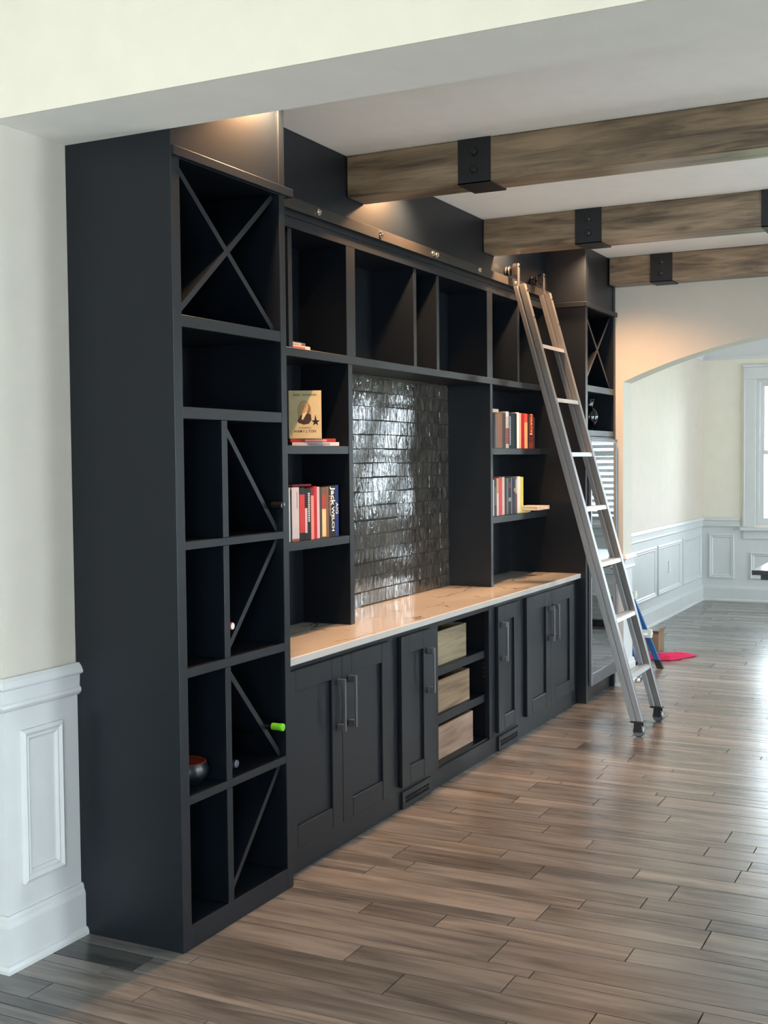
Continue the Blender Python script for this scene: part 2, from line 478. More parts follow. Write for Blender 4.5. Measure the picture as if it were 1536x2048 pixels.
# windows: frame, sashes, panes; a light portal in each opening guides the sky light
wn = [0]
def window(axis, p, a0, a1, z0, z1, inward, blinds=False, casing=.13):
    """p: room-side wall plane; inward: +1/-1 direction (along axis) pointing into the room"""
    wn[0] += 1
    out = -inward
    def bx(mb, d0, d1, u0, u1, s, e):
        q0, q1 = sorted((p + inward * d0, p + inward * d1))
        if axis == 'X': mb.box(q0, q1, u0, u1, s, e)
        else: mb.box(u0, u1, q0, q1, s, e)
    f = MB()
    c = casing
    bx(f, -.01, .025, a0 - c, a0, z0 - .02, z1); bx(f, -.01, .025, a1, a1 + c, z0 - .02, z1)
    bx(f, -.01, .028, a0 - c, a1 + c, z1, z1 + .14); bx(f, -.01, .04, a0 - c - .01, a1 + c + .01, z1 + .14, z1 + .17)
    bx(f, .0252, .035, a0 - c, a0 - c + .02, z0, z1); bx(f, .0252, .035, a1 + c - .02, a1 + c, z0, z1)
    win = struct(obj('window_%d' % wn[0], f, M['white_trim'], None, .003))
    s = MB(); bx(s, -.01, .07, a0 - c - .03, a1 + c + .03, z0 - .06, z0 - .02); bx(s, 0, .022, a0 - c, a1 + c, z0 - .16, z0 - .06)
    obj('sill', s, M['white_trim'], win, .004)
    j = MB()
    for (u0, u1, s0, s1) in ((a0, a0 + .04, z0, z1), (a1 - .04, a1, z0, z1), (a0 + .04, a1 - .04, z0, z0 + .04), (a0 + .04, a1 - .04, z1 - .04, z1)):
        bx(j, -.15, -.01, u0, u1, s0, s1)
    obj('jamb', j, M['white_trim'], win)
    zm = (z0 + z1) / 2
    for nm, s0, s1, dd in (('sash', z0 + .04, zm + .02, -.075), ('sash', zm - .02, z1 - .04, -.105)):
        sm = MB(); t = .045
        bx(sm, dd, dd + .03, a0 + .04, a0 + .04 + t, s0, s1); bx(sm, dd, dd + .03, a1 - .04 - t, a1 - .04, s0, s1)
        bx(sm, dd, dd + .03, a0 + .04 + t, a1 - .04 - t, s0, s0 + t); bx(sm, dd, dd + .03, a0 + .04 + t, a1 - .04 - t, s1 - t, s1)
        so = obj(nm, sm, M['white_trim'], win)
        pm = MB(); bx(pm, dd + .013, dd + .017, a0 + .08, a1 - .08, s0 + .04, s1 - .04)
        obj('pane', pm, M['glass'], so)
    if blinds:
        z = z0 + .05
        while z < z1 - .05:
            sl = MB()
            q = p + inward * (-.03)
            if axis == 'X': sl.prism([(q - .026, z + .022), (q + .026, z - .022), (q + .028, z - .019), (q - .024, z + .025)], 'Y', a0 + .05, a1 - .05)
            obj('slat', sl, M['white_trim'], win)
            z += .075
    l = bpy.data.lights.new('sky_portal', 'AREA'); l.shape = 'RECTANGLE'; l.size = a1 - a0; l.size_y = z1 - z0
    l.cycles.is_portal = True
    lo = bpy.data.objects.new('sky_portal', l); COL.objects.link(lo)
    ctr = (a0 + a1) / 2
    d = p + out * .2
    lo.location = (d, ctr, zm) if axis == 'X' else (ctr, d, zm)
    v = Vector((inward, 0, 0)) if axis == 'X' else Vector((0, inward, 0))
    lo.rotation_euler = v.to_track_quat('-Z', 'Z').to_euler()
    return win
for i, o in enumerate(FW): window('X', XF, o[0], o[1], o[2], o[3], -1, blinds=(i == 1), casing=.14)
for o in RW: window('Y', YR, o[0], o[1], o[2], o[3], 1)
for o in BW: window('X', NX, o[0], o[1], o[2], o[3], 1)

# mouldings
def rail_profile(z_top):
    """(protrusion, z) of the chair rail: cap, flat frieze, lower bead"""
    t = z_top
    return [(0, t), (.012, t), (.022, t - .012), (.030, t - .030), (.028, t - .036), (.014, t - .042), (.012, t - .085), (.018, t - .090), (.020, t - .100), (.016, t - .108), (.008, t - .116), (0, t - .118)]
def base_profile():
    return [(0, .187), (.008, .187), (.012, .178), (.014, .166), (.018, .158), (.020, .15), (.020, .028), (.028, .024), (.033, .012), (.033, 0), (0, 0)]
def run(name, prof, axis, p, inward, a0, a1, parent=None, mat='white_trim', m0=0, m1=0):
    """moulding along a wall; m0/m1 = 1 mitres outward, -1 inward"""
    mb = MB(); n = len(prof)
    def P(d, z, a):
        q = p + inward * d
        return (q, a, z) if axis == 'X' else (a, q, z)
    mb.v += [P(d, z, a0 - m0 * d) for d, z in prof] + [P(d, z, a1 + m1 * d) for d, z in prof]
    mb.f.append(tuple(range(n))); mb.f.append(tuple(reversed(range(n, 2 * n))))
    for i in range(n):
        j = (i + 1) % n
        mb.f.append((i, j, n + j, n + i))
    return obj(name, mb, M[mat], parent)
def panel_moulding(axis, p, inward, a0, a1, z0, z1, parent, wdt=.04):
    prof = [(0, 0), (0, .012), (wdt * .3, .018), (wdt * .6, .010), (wdt * .75, .012), (wdt, .004), (wdt, 0)]
    mb = MB(); n = len(prof)
    def P(d, a, z):
        q = p + inward * d
        return (q, a, z) if axis == 'X' else (a, q, z)
    for (sa, sz) in ((0, 0), (1, 0), (1, 1), (0, 1)):
        for (u, h) in prof:
            mb.v.append(P(h, (a0 + u) if sa == 0 else (a1 - u), (z0 + u) if sz == 0 else (z1 - u)))
    for k in range(4):
        k2 = (k + 1) % 4
        for i in range(n - 1): mb.f.append((k * n + i, k * n + i + 1, k2 * n + i + 1, k2 * n + i))
    return obj('panel_moulding', mb, M['white_trim'], parent)
# jamb of the near opening: wainscot skin, chair rail, base, framed panel
tn = [0]
def trim(): tn[0] += 1; return 'trim_%d' % tn[0]
wain = struct(boxes(trim(), [(XH - .004, 0, D1 - .004, D1 - .0002, 0, .96), (XH - .004, XH - .0002, D1 - .0002, 3.1, 0, .96)], M['white_trim']))
yw = D1 - .004; xw = XH - .004
struct(run(trim(), rail_profile(.997), 'Y', yw, -1, xw, .0, m0=1))
struct(run(trim(), rail_profile(.997), 'X', xw, -1, yw, 3.1, m0=1))
struct(run('baseboard_front', base_profile(), 'Y', yw, -1, xw, .0, m0=1))
struct(run('baseboard_front_end', base_profile(), 'X', xw, -1, yw, 3.1, m0=1))
panel_moulding('Y', yw, -1, -.294, -.09, .275, .806, wain)
# arch jamb (pilaster) wainscot
wain2 = struct(boxes(trim(), [(XA - .004, XB + .004, ya_l - .004, ya_l - .0002, 0, .97), (XA - .004, XA - .0002, ya_l - .0002, .0, 0, .97)], M['white_trim']))
xa = XA - .004; yj = ya_l - .004
struct(run(trim(), rail_profile(.992), 'X', xa, -1, yj, -.0, m0=1))
struct(run(trim(), rail_profile(.992), 'Y', yj, -1, xa, XB + .004, m0=1, m1=1))
struct(run('baseboard_back', base_profile(), 'X', xa, -1, yj, -.0, m0=1))
struct(run('baseboard_back_jamb', base_profile(), 'Y', yj, -1, xa, XB + .004, m0=1, m1=1))
# far room wainscot
wf = struct(boxes(trim(), [(XB, XF, .566, .60, 0, .96)], M['white_trim']))
wg = struct(boxes(trim(), [(XF - .004, XF - .0002, .11, .57, 0, .96), (XF - .004, XF - .0002, YR, .11, 0, .74)], M['white_trim']))
struct(run(trim(), rail_profile(.995), 'Y', .566, -1, XB, XF, m1=-1))
struct(run(trim(), rail_profile(.995), 'X', XF - .004, -1, .12, .566, m1=-1))
struct(run('baseboard_far_left', base_profile(), 'Y', .566, -1, XB, XF, m1=-1))
struct(run('baseboard_far', base_profile(), 'X', XF - .004, -1, YR, .566, m1=-1))
for a0, a1 in ((6.35, 7.5), (7.7, 8.93), (9.0, 10.04), (10.15, 11.09)): panel_moulding('Y', .566, -1, a0, a1, .275, .80, wf, .05)
for a0, a1, z1 in ((.185, .485, .803), (-1.0, .006, .59), (-1.38, -1.1, .8), (-2.35, -1.5, .59)): panel_moulding('X', XF - .004, -1, a0, a1, .268, z1, wg, .05)
crown = [(0, 2.86), (.012, 2.86), (.016, 2.90), (.03, 2.905), (.05, 2.94), (.09, 3.02), (.11, 3.06), (.13, 3.07), (.13, 3.12), (0, 3.12)]
struct(run(trim(), crown, 'X', XF, -1, YR, .57, m1=-1))
struct(run(trim(), crown, 'Y', .57, -1, XB, XF, m1=-1))
# outlet on the far wainscot
ot = thing('wall_outlet', 'small white outlet plate inside a far left wainscot panel', 'outlet', (9.52, .556, .53))
boxes('plate', [(9.48, 9.56, .559, .566, .47, .60)], M['white_trim'], ot, .002)
for zz in (.485, .545): boxes('socket', [(9.50, 9.54, .556, .5595, zz, zz + .04)], M['white'], ot)

# ------------------------------------------------------------------ ceiling beams with iron straps
def beam(x0, x1, ystart, yend, label, straps):
    t = thing('ceiling_beam', label, 'beam', (x0, ystart, ZBM), 'rustic ceiling beams')
    obj('timber', MB().box(x0, x1, yend, ystart, ZBM, ZC - .0005), M['beam'], t, .006)
    for (ys, ye) in straps:
        s = obj('strap', MB().box(x0 - .006, x0, ye, ys, ZBM - .006, ZC - .001).box(x0 - .006, x1 + .012, ye, ys, ZBM - .0065, ZBM - .0005).box(x1, x1 + .012, ye, ys, ZBM - .006, ZC - .001), M['black_metal'], t)
        yc = (ys + ye) / 2
        for zz in (3.116, 3.035):
            obj('bolt', MB().lathe([(.018, 0), (.018, -.016), (.013, -.020)], (x0 - .006, yc, zz), 'X', 6).lathe([(.023, 0), (.023, -.003)], (x0 - .006, yc, zz), 'X', 16), M['black'], s)
beam(1.77, 1.955, YF, YR, 'rustic brown ceiling beam nearest the camera, above the left bookshelves', [(-.306, -.465), (-2.2, -2.36)])
beam(3.515, 3.70, YF, YR, 'middle rustic brown ceiling beam, in front of the ladder top', [(-.306, -.465), (-1.365, -1.525)])
beam(5.270, 5.448, -.002, YR, 'farthest rustic brown ceiling beam, against the arched wall', [(-.306, -.465), (-1.9, -2.06)])

# ------------------------------------------------------------------ wine towers
ROWS = [(.084, .512), (.542, .962), (.996, 1.411), (1.44, 1.869), (1.91, 2.186), (2.228, 2.759)]
ND = M['navy']
def diag(mb, x0, x1, z0, z1, up, t=.011, y0=.028, y1=.42):
    dx, dz = x1 - x0, z1 - z0
    ln = math.hypot(dx, dz); a = t * ln / dz; b = t * ln / dx
    if up: poly = [(x0, z0), (x0 + a, z0), (x1, z1 - b), (x1, z1), (x1 - a, z1), (x0, z0 + b)]
    else: poly = [(x0, z1), (x0, z1 - b), (x1 - a, z0), (x1, z0), (x1, z0 + b), (x0 + a, z1)]
    mb.prism(poly, 'Y', y0, y1)
    return mb
def tower(x0, x1, label, full):
    t = thing('wine_tower', label, 'cabinet', (x0, 0, 0))
    l0, r0 = x0 + .050, x1 - .042
    if full: boxes('side_panel', [(x0, l0, .0, D1, 0, ZC - .002)], ND, t, .0015)
    else: boxes('side_panel', [(x0, l0, .0, .56, 0, ZC - .002)], ND, t, .0015)
    boxes('side_panel', [(r0, x1, .0, D1, 0, ZC - .002)], ND, t, .0015)
    boxes('back_panel', [(l0, r0, .43, .45, .0, 2.80)], ND, t)
    if full:
        zs = [(0, .084), (.512, .542), (.962, .996), (1.411, 1.44), (1.869, 1.91), (2.186, 2.228)]
    else:
        zs = [(1.872, 1.913), (2.181, 2.226)]
    for (a, b) in zs: boxes('shelf', [(l0, r0, .001, .43, a, b)], ND, t, .0015)
    boxes('top_rail', [(l0, r0, .001, .43, 2.759, 2.80)], ND, t)
    if full:
        m0, m1 = .283, .319
        for k in range(4):
            z0, z1 = ROWS[k]
            boxes('divider', [(m0, m1, .001, .43, z0, z1)], ND, t, .0015)
            obj('diagonal_divider', diag(MB(), m1, r0, z0, z1, k % 2 == 0), ND, t)
    z0, z1 = ROWS[5]
    xo = obj('cross_divider', diag(diag(MB(), l0, r0, z0, z1, True), l0, r0, z0, z1, False, y0=.029, y1=.419), ND, t)
    # ledge and the plain fascia above it
    boxes('ledge', [(x0 + .0005, x1 + .045, -.014, -.0002, 2.762, 2.795), (x1 + .0002, x1 + .045, -.0002, .23, 2.762, 2.795)] if full else [(x0 - .02, x1 + .06, -.014, -.0002, 2.762, 2.795), (x0 - .02, x0 - .0002, -.0002, .23, 2.762, 2.795)], ND, t, .002)
    boxes('fascia', [(x0 + .001, x1 - .003, .006, .03, 2.795, ZC - .002)], ND, t, .001)
    return t
tl = tower(0, W1, 'tall dark navy wine tower standing at the left end of the bookcase', True)
tr = tower(X2, X3, 'tall dark navy tower at the far right end, around the wine fridge', False)
# wine fridge inside the right tower
fg = thing('wine_fridge', 'tall built-in wine fridge with a mirror-like glass door behind the ladder', 'fridge', (X2 + .05, 0, .1))
fx0, fx1, fz0, fz1 = X2 - .005, X3 - .060, .115, 1.838
fx0, fx1 = 4.752, 5.395
boxes('housing', [(fx0 + .004, fx1 - .004, .002, .42, .10, 1.868)], M['black'], fg)
boxes('kick_grille', [(fx0 + .01, fx1 - .01, .03, .42, .0, .10)], M['black'], fg)
dfx0, dfx1 = 4.755, 5.412
door = boxes('door_frame', [(dfx0, dfx0 + .022, -.022, -.001, fz0, fz1), (dfx1 - .016, dfx1, -.022, -.001, fz0, fz1), (dfx0 + .022, dfx1 - .016, -.022, -.001, fz0, fz0 + .085), (dfx0 + .022, dfx1 - .016, -.022, -.001, fz1 - .012, fz1)], M['pewter'], fg, .002)
boxes('door_glass', [(dfx0 + .022, dfx1 - .016, -.018, -.010, fz0 + .085, fz1 - .012)], M['mirror'], door)
boxes('door_top', [(dfx0, dfx1, -.022, -.001, fz1, fz1 + .014)], M['black'], fg)
boxes('hinge', [(dfx1 - .03, dfx1 + .004, -.034, -.022, fz0 + .03, fz0 + .14)], M['pewter'], fg, .003)
# right tower below the shelf: left stile continues, dark
# ------------------------------------------------------------------ soffit fascia over the centre bookcase
struct(boxes('trim_%d' % 90, [(W1, X2, YF, .57, 2.80, ZC - .001)], ND))

# ------------------------------------------------------------------ upper bookcase units
ou = thing('overhead_cubbies', 'long row of overhead navy cubbies between the two wine towers', 'shelving', (W1, YC, 2.185))
boxes('back_panel', [(W1, X2, .55, .57, 2.185, 2.80)], ND, ou)
boxes('bottom_shelf', [(W1, X2, YC, .55, 2.185, 2.224)], ND, ou, .0015)
boxes('top_rail', [(W1, X2, YC, .55, 2.753, 2.80)], ND, ou)
boxes('stile', [(1.768, 1.859, YC + .001, .55, 2.224, 2.753)], ND, ou, .0015)
boxes('stile', [(3.589, 3.679, YC + .001, .55, 2.224, 2.753)], ND, ou, .0015)
for (a, b) in ((1.248, 1.282), (2.551, 2.587), (2.854, 2.889), (4.159, 4.193)):
    boxes('divider', [(a, b, YC + .012, .55, 2.224, 2.753)], ND, ou, .0015)
def column(label, xa, xb, panel, shelves):
    t = thing('shelf_column', label, 'shelving', (xa, YC, .914))
    boxes('back_panel', [(xa, xb, .55, .57, .9145, 2.185)], ND, t)
    boxes('side_panel', [(panel[0], panel[1], YC, .575, .9145, 2.1845)], ND, t, .0015)
    for (a, b) in shelves: boxes('shelf', [(xa, xb, YC + .002, .55, a, b)], ND, t, .0015)
    return t
column('navy shelf column on the counter beside the left wine tower', W1, 1.777, (1.777, 1.819), ((1.749, 1.787), (1.315, 1.353)))
column('navy shelf column on the counter behind the ladder, right of the tiles', 3.673, X2, (3.635, 3.673), ((1.745, 1.786), (1.311, 1.354)))

# tiled backsplash
bs = thing('tile_backsplash', 'glossy dark handmade tile backsplash in the niche above the counter', 'backsplash', (1.819, YT, .914))
boxes('grout_bed', [(1.819, 3.635, YT + .001, YT + .02, .9145, 2.184)], M['grout'], bs)
TW, TH = .305, .0787
def tile_mesh(wd, ht):
    mb = MB(); c = .0014; g = .0019
    x0, x1, z0, z1 = .0005, wd - .0005, g, ht - g
    y1, y0 = YT + .002, YT - .006
    n = 0
    mb.v += [(x0, y1, z0), (x1, y1, z0), (x1, y1, z1), (x0, y1, z1), (x0, y0 + c, z0), (x1, y0 + c, z0), (x1, y0 + c, z1), (x0, y0 + c, z1), (x0 + c, y0, z0 + c), (x1 - c, y0, z0 + c), (x1 - c, y0, z1 - c), (x0 + c, y0, z1 - c)]
    for a, b in ((0, 4), (4, 8)):
        for i in range(4):
            j = (i + 1) % 4
            mb.f.append((a + i, a + j, b + j, b + i))
    mb.f.append((8, 9, 10, 11))
    return mb
_tm = {}
def put_tile(x, z, wd, ht):
    k = (round(wd, 4), round(ht, 4))
    if k not in _tm:
        mb = tile_mesh(wd, ht)
        o = obj('tile', mb, M['tile'], None)
        _tm[k] = o
        o.parent = bs
    else:
        o = _tm[k].copy(); COL.objects.link(o); o.parent = bs
    o.location = (x - 1.819, -YT, z - .914)
    o.location.y += random.uniform(-.0008, .0008)
    o.rotation_euler = (random.uniform(-.006, .006), 0, random.uniform(-.005, .005))
    return o
z = 2.095 - 15 * TH
r = 0
z = .9148
hts = [2.095 - 14 * TH - .9148] + [TH] * 14 + [TH, 2.184 - 2.095 - TH]
for ht in hts:
    x = 1.8195; first = True
    while x < 3.6345 - .004:
        wd = TW
        if first: wd = TW * (.5 if r % 2 else .985)
        wd = min(wd, 3.6345 - x)
        if 3.6345 - x - wd < .02: wd = 3.6345 - x
        put_tile(x, z, wd, ht)
        x += wd; first = False
    z += ht; r += 1

# ------------------------------------------------------------------ counter and base cabinets
ct = boxes('countertop', [(W1 + .0005, X2 - .0005, .037, .5755, .881, .914)], M['quartz'], None, .003)
tag(ct, 'long white quartz countertop with brown veins on the navy base cabinets', 'countertop')

def shaker_door(t, x0, x1, hx, z0=.114, z1=.856):
    s = .09
    y0, y1 = .046, .0675
    d = boxes('door', [(x0 + .01, x1 - .01, y0 + .013, y1, z0 + .01, z1 - .01)], ND, t)
    boxes('door_stile', [(x0, x0 + s, y0, y1, z0, z1)], ND, d, .0018)
    boxes('door_stile', [(x1 - s, x1, y0, y1, z0, z1)], ND, d, .0018)
    boxes('door_rail', [(x0 + s + .0008, x1 - s - .0008, y0 + .0004, y1, z1 - s, z1)], ND, d, .0018)
    boxes('door_rail', [(x0 + s + .0008, x1 - s - .0008, y0 + .0004, y1, z0, z0 + s)], ND, d, .004)
    h = MB().box(hx - .007, hx + .007, .004, .012, .533, .764)
    h.box(hx - .008, hx + .008, .012, y0, .733, .763).box(hx - .008, hx + .008, .012, y0, .534, .564)
    obj('handle', h, M['pewter'], d, .0015)
def base(label, x0, x1, doors, open_=None):
    t = thing('base_cabinet', label, 'cabinet', (x0, YB, 0))
    boxes('plinth', [(x0, x1, YB, .55, 0, .10 if not open_ else .096)], ND, t)
    boxes('side_panel', [(x0, x0 + .018, YB + .02, .55, .10, .8805)], ND, t)
    boxes('side_panel', [(x1 - .018, x1, YB + .02, .55, .10, .8805)], ND, t)
    boxes('back_panel', [(x0 + .018, x1 - .018, .53, .55, .10, .8805)], ND, t)
    if open_:
        o0, o1 = open_
        boxes('face_stile', [(x0, o0, YB, YB + .03, .096, .8805)], ND, t, .001)
        boxes('face_stile', [(o1, x1, YB, YB + .03, .096, .8805)], ND, t, .001)
        boxes('face_rail', [(o0, o1, YB, YB + .03, .848, .8805)], ND, t, .001)
        boxes('bottom_shelf', [(o0, o1, YB + .012, .53, .088, .108)], ND, t)
        for (a, b) in ((.572, .616), (.316, .361)):
            boxes('shelf', [(x0 + .019, x1 - .060, .092, .53, a, b)], ND, t, .002)
        for k in range(5):
            obj('shelf_pin', MB().cyl((x1 - .0185, .115, .535 - .027 * k), .0035, -.006, 'X', 8), M['nickel'], t)
    else:
        boxes('face_frame', [(x0, x1, YB, YB + .018, .10, .8805)], ND, t)
    for (a, b, hx) in doors: shaker_door(t, a, b, hx)
    return t
base('navy double-door base cabinet beside the left wine tower', W1, 1.79, [(.765, 1.2475, 1.206), (1.2505, 1.731, 1.308)])
base('narrow navy base cabinet with one door, left of the open shelves', 1.79, 2.30, [(1.850, 2.196, 2.154)])
base('open navy base unit holding three wooden crates on its shelves', 2.30, 3.10, [], (2.331, 3.050))
base('narrow navy base cabinet with one door, right of the open shelves', 3.10, 3.56, [(3.146, 3.497, 3.196)])
base('navy double-door base cabinet beside the ladder foot and right tower', 3.56, X2, [(3.630, 4.080, 4.042), (4.084, 4.567, 4.140)])
# toe-kick vents
def vent(x0, x1, label):
    t = thing('floor_vent', label, 'vent', (x0, YB, 0), 'toe-kick air vents')
    z0, z1 = .002, .086
    gx0, gx1 = x0 + .033, x1 - .028
    n = 14; cw = (gx1 - gx0) / n
    mb = MB()
    y0, y1 = YB - .012, YB - .0005
    mb.box(x0, gx0, y0, y1, z0, z1); mb.box(gx1, x1, y0, y1, z0, z1); mb.box(gx0, gx1, y0, y1, z0, .026); mb.box(gx0, gx1, y0, y1, .060, z1); mb.box(gx0, gx1, y0, y1, .0405, .0455)
    for i in range(1, n): mb.box(gx0 + i * cw - .0035, gx0 + i * cw + .0035, y0, y1, .026, .060)
    obj('grille', mb, ND, t)
    boxes('slot_shade', [(gx0, gx1, YB - .002, YB - .0004, .026, .060)], M['black'], t)  # flat black sheet painted as the dark hollow behind the slots
    for xx in (x0 + .015, x1 - .013): obj('screw', MB().cyl((xx, y0, .044), .004, -.002, 'Y', 8), M['pewter'], t)
vent(1.872, 2.205, 'small navy vent grille in the plinth, left of the crates')
vent(3.168, 3.50, 'small navy vent grille in the plinth, right of the crates')
# crates
def crate(x0, x1, z0, h, label, tint):
    t = thing('wooden_crate', label, 'crate', (x0, .12, z0), 'crates in the open base unit')
    mt = M[tint]; th = .014; y0, y1 = .12, .50
    z0 += .0005
    boxes('front_board', [(x0, x1, y0, y0 + th, z0, z0 + h)], mt, t, .0015)
    boxes('back_board', [(x0, x1, y1 - th, y1, z0, z0 + h)], mt, t)
    boxes('side_board', [(x0, x0 + th, y0 + th, y1 - th, z0, z0 + h)], mt, t)
    boxes('side_board', [(x1 - th, x1, y0 + th, y1 - th, z0, z0 + h)], mt, t)
    boxes('bottom_board', [(x0 + th, x1 - th, y0 + th, y1 - th, z0, z0 + th)], mt, t)
M['crate_a'] = wood('crate_wood_olive', srgb(112, 97, 74), srgb(174, 157, 126), 'X', .65, 1.3, knots=True)
M['crate_b'] = wood('crate_wood_tan', srgb(100, 80, 62), srgb(162, 136, 106), 'X', .65, 1.3, knots=True)
M['crate_c'] = wood('crate_wood_pink', srgb(118, 93, 77), srgb(178, 149, 127), 'X', .65, 1.3, knots=True)
crate(2.355, 2.836, .616, .184, 'pale olive wooden crate on the top open shelf', 'crate_a')
crate(2.395, 2.880, .361, .175, 'tan wooden crate on the middle open shelf', 'crate_b')
crate(2.435, 2.927, .108, .178, 'pinkish wooden crate on the bottom open shelf', 'crate_c')

# ------------------------------------------------------------------ ladder rail
lr = thing('ladder_rail', 'flat dark metal ladder rail with nickel bolts above the cubbies', 'rail', (W1, .24, 2.85))
for (a, b) in ((W1 + .002, 2.7445), (2.7455, 4.690)):
    obj('bar', MB().box(a, b, .254, .264, 2.826, 2.878), M['rail'], lr, .001)
for x in (.9, 1.456, 2.084, 2.718, 2.772, 3.395, 4.02, 4.6):
    obj('standoff', MB().cyl((x, .264, 2.853), .010, .0128, 'Y', 10), M['rail'], lr)
    obj('bolt', MB().lathe([(.017, 0), (.017, -.004), (.013, -.009), (.008, -.010), (.007, -.006)], (x, .254, 2.853), 'Y', 14), M['nickel'], lr, smooth=True)

# ------------------------------------------------------------------ library ladder
LY0, LK = -.605, .778 / 2.81
LN = math.hypot(1, LK)
ld = thing('library_ladder', 'tall silver rolling library ladder leaning on the bookcase rail', 'ladder', (4.1, LY0, 0))
def along(z): return LY0 + z * LK
def stile(xc, outer):
    """rectangular channel section: depth .072 across the lean, width .042, groove on the outer side"""
    zb, zt = .098, 2.815
    hw, hd = .021, .037
    g = .006
    o = outer
    # section in (x, n): n is the direction normal to the ladder plane
    sec = [(-hw, -hd), (hw, -hd), (hw, hd), (-hw, hd), (-hw, .012), (-hw + g, .009), (-hw + g, .001), (-hw, -.002)]
    if o > 0: sec = [(-x, n) for x, n in reversed(sec)]
    mb = MB(); k = len(sec)
    for (zz) in (zb, zt):
        for (x, n) in sec:
            # normal direction n: perpendicular to lean in the YZ plane
            yy = along(zz) + n * (1 / LN); z2 = zz - n * (LK / LN)
            if zz == zb: yy = along(zz) + n * LN; z2 = zz
            mb.v.append((xc + x, yy, z2))
    mb.f.append(tuple(range(k))); mb.f.append(tuple(reversed(range(k, 2 * k))))
    for i in range(k):
        j = (i + 1) % k
        mb.f.append((j, i, k + i, k + j))
    return obj('stile', mb, M['steel'], ld, .0012)
LX = (3.876, 4.360)
for xc, o_ in ((LX[0], -1), (LX[1], -1)):
    s = stile(xc, o_)
    for zz in (2.77, 2.60):
        yy = along(zz) - .037 / LN
        obj('screw', MB().cyl((xc, yy, zz + .037 * LK / LN), .007, -.003, 'Y', 10), M['black'], s)
    # caster: fork plates and wheel
    yc = along(.036) + .006
    cb = obj('caster', MB().box(xc - .026, xc + .026, along(.09) - .038, along(.09) + .040, .088, .0985).box(xc - .026, xc - .021, yc - .022, yc + .026, .030, .09).box(xc + .021, xc + .026, yc - .022, yc + .026, .030, .09), M['black_metal'], ld, .001)
    obj('wheel', MB().lathe([(.012, -.017), (.030, -.017), (.036, -.011), (.036, .011), (.030, .017), (.012, .017)], (xc, yc, .0362), 'X', 20), M['pewter'], cb, smooth=True)
    # roller hook at the top
    hy = along(2.80)
    hk = obj('roller_hook', MB().box(xc + .004, xc + .034, .186, .193, 2.70, 2.945).lathe([(.015, 0), (.015, -.007)], (xc + .019, .193, 2.945), 'Y', 16).box(xc + .008, xc + .030, .150, .186, 2.745, 2.765), M['pewter'], ld, .0015)
    obj('roller', MB().lathe([(.010, -.015), (.031, -.015), (.034, -.011), (.026, -.006), (.026, .006), (.034, .011), (.031, .015), (.010, .015)], (xc + .019, .2585, 2.9125), 'Y', 20).cyl((xc + .019, .193, 2.9125), .006, .07, 'Y', 8), M['black_metal'], hk, smooth=True)
    obj('roller_guard', MB().prism([(xc - .010, 2.885), (xc + .048, 2.885), (xc + .048, 2.93)] + [(xc + .019 + .029 * math.cos(a * PI / 8), 2.93 + .03 * math.sin(a * PI / 8)) for a in range(1, 8)] + [(xc - .010, 2.93)], 'Y', .196, .222), M['black'], hk)
for k in range(7):
    zz = .36 + .345 * k
    yc = along(zz)
    rg = MB().prism([(yc - .036, zz - .012), (yc - .030, zz + .012), (yc + .036, zz + .012), (yc + .036, zz + .007), (yc - .026, zz + .007), (yc - .031, zz - .012)], 'X', LX[0] + .0205, LX[1] - .0205)
    for q in (-.018, 0, .018): rg.box(LX[0] + .0215, LX[1] - .0215, yc + q - .002, yc + q + .002, zz + .012, zz + .0145)
    obj('rung', rg, M['steel_light'], ld)

# ------------------------------------------------------------------ books
def book(label, x0, x1, z0, h, col, group, y0=.31, depth=.155, bands=(), lean=0.0, T=None):
    t = thing('book', label, 'book', (x0, y0, z0), group)
    mc = cmat(*col); c = min(.003, (x1 - x0) * .2)
    y1 = y0 + depth
    g = .0004
    mb = MB()
    mb.box(x0 + g, x0 + c, y0 + .003, y1, z0 + g, z0 + h, T).box(x1 - c, x1 - g, y0 + .003, y1, z0 + g, z0 + h, T).box(x0 + g, x1 - g, y0, y0 + .003, z0 + g, z0 + h, T)
    cv = obj('cover', mb, mc, t, .0008)
    obj('pages', MB().box(x0 + c, x1 - c, y0 + .0032, y1 - .004, z0 + .003, z0 + h - .003, T), M['paper'], t)
    for (s, e, bc) in bands:
        obj('spine_panel', MB().box(x0 + .0015, x1 - .0015, y0 - .0006, y0 + .001, z0 + h * s, z0 + h * e, T), cmat(*bc), cv)
    return t, cv
def flat_book(label, cx, cy, z0, th, length, width, yaw, col, group, edge=None):
    """a closed book lying flat; spine along local x at local y=0"""
    T = Matrix.Translation((cx, cy, z0)) @ Matrix.Rotation(yaw, 4, 'Z')
    t = thing('book', label, 'book', (cx, cy, z0), group)
    c = .003; g = .0004
    mb = MB().box(-length / 2, length / 2, .003, width, g, c, T).box(-length / 2, length / 2, .003, width, th - c, th, T).box(-length / 2, length / 2, 0, .003, g, th, T)
    cv = obj('cover', mb, cmat(*col), t, .0008)
    obj('pages', MB().box(-length / 2 + .004, length / 2 - .004, .004, width - .004, c, th - c, T), M['paper'], t)
    if edge: obj('spine_panel', MB().box(-length * .18, length * .3, -.0006, .001, th * .2, th * .8, T), cmat(*edge), cv)
    return t
def fx(px): return 1.278 + (px - 583) * .00465
G1 = 'upright books on the left lower shelf'
ZS = 1.353
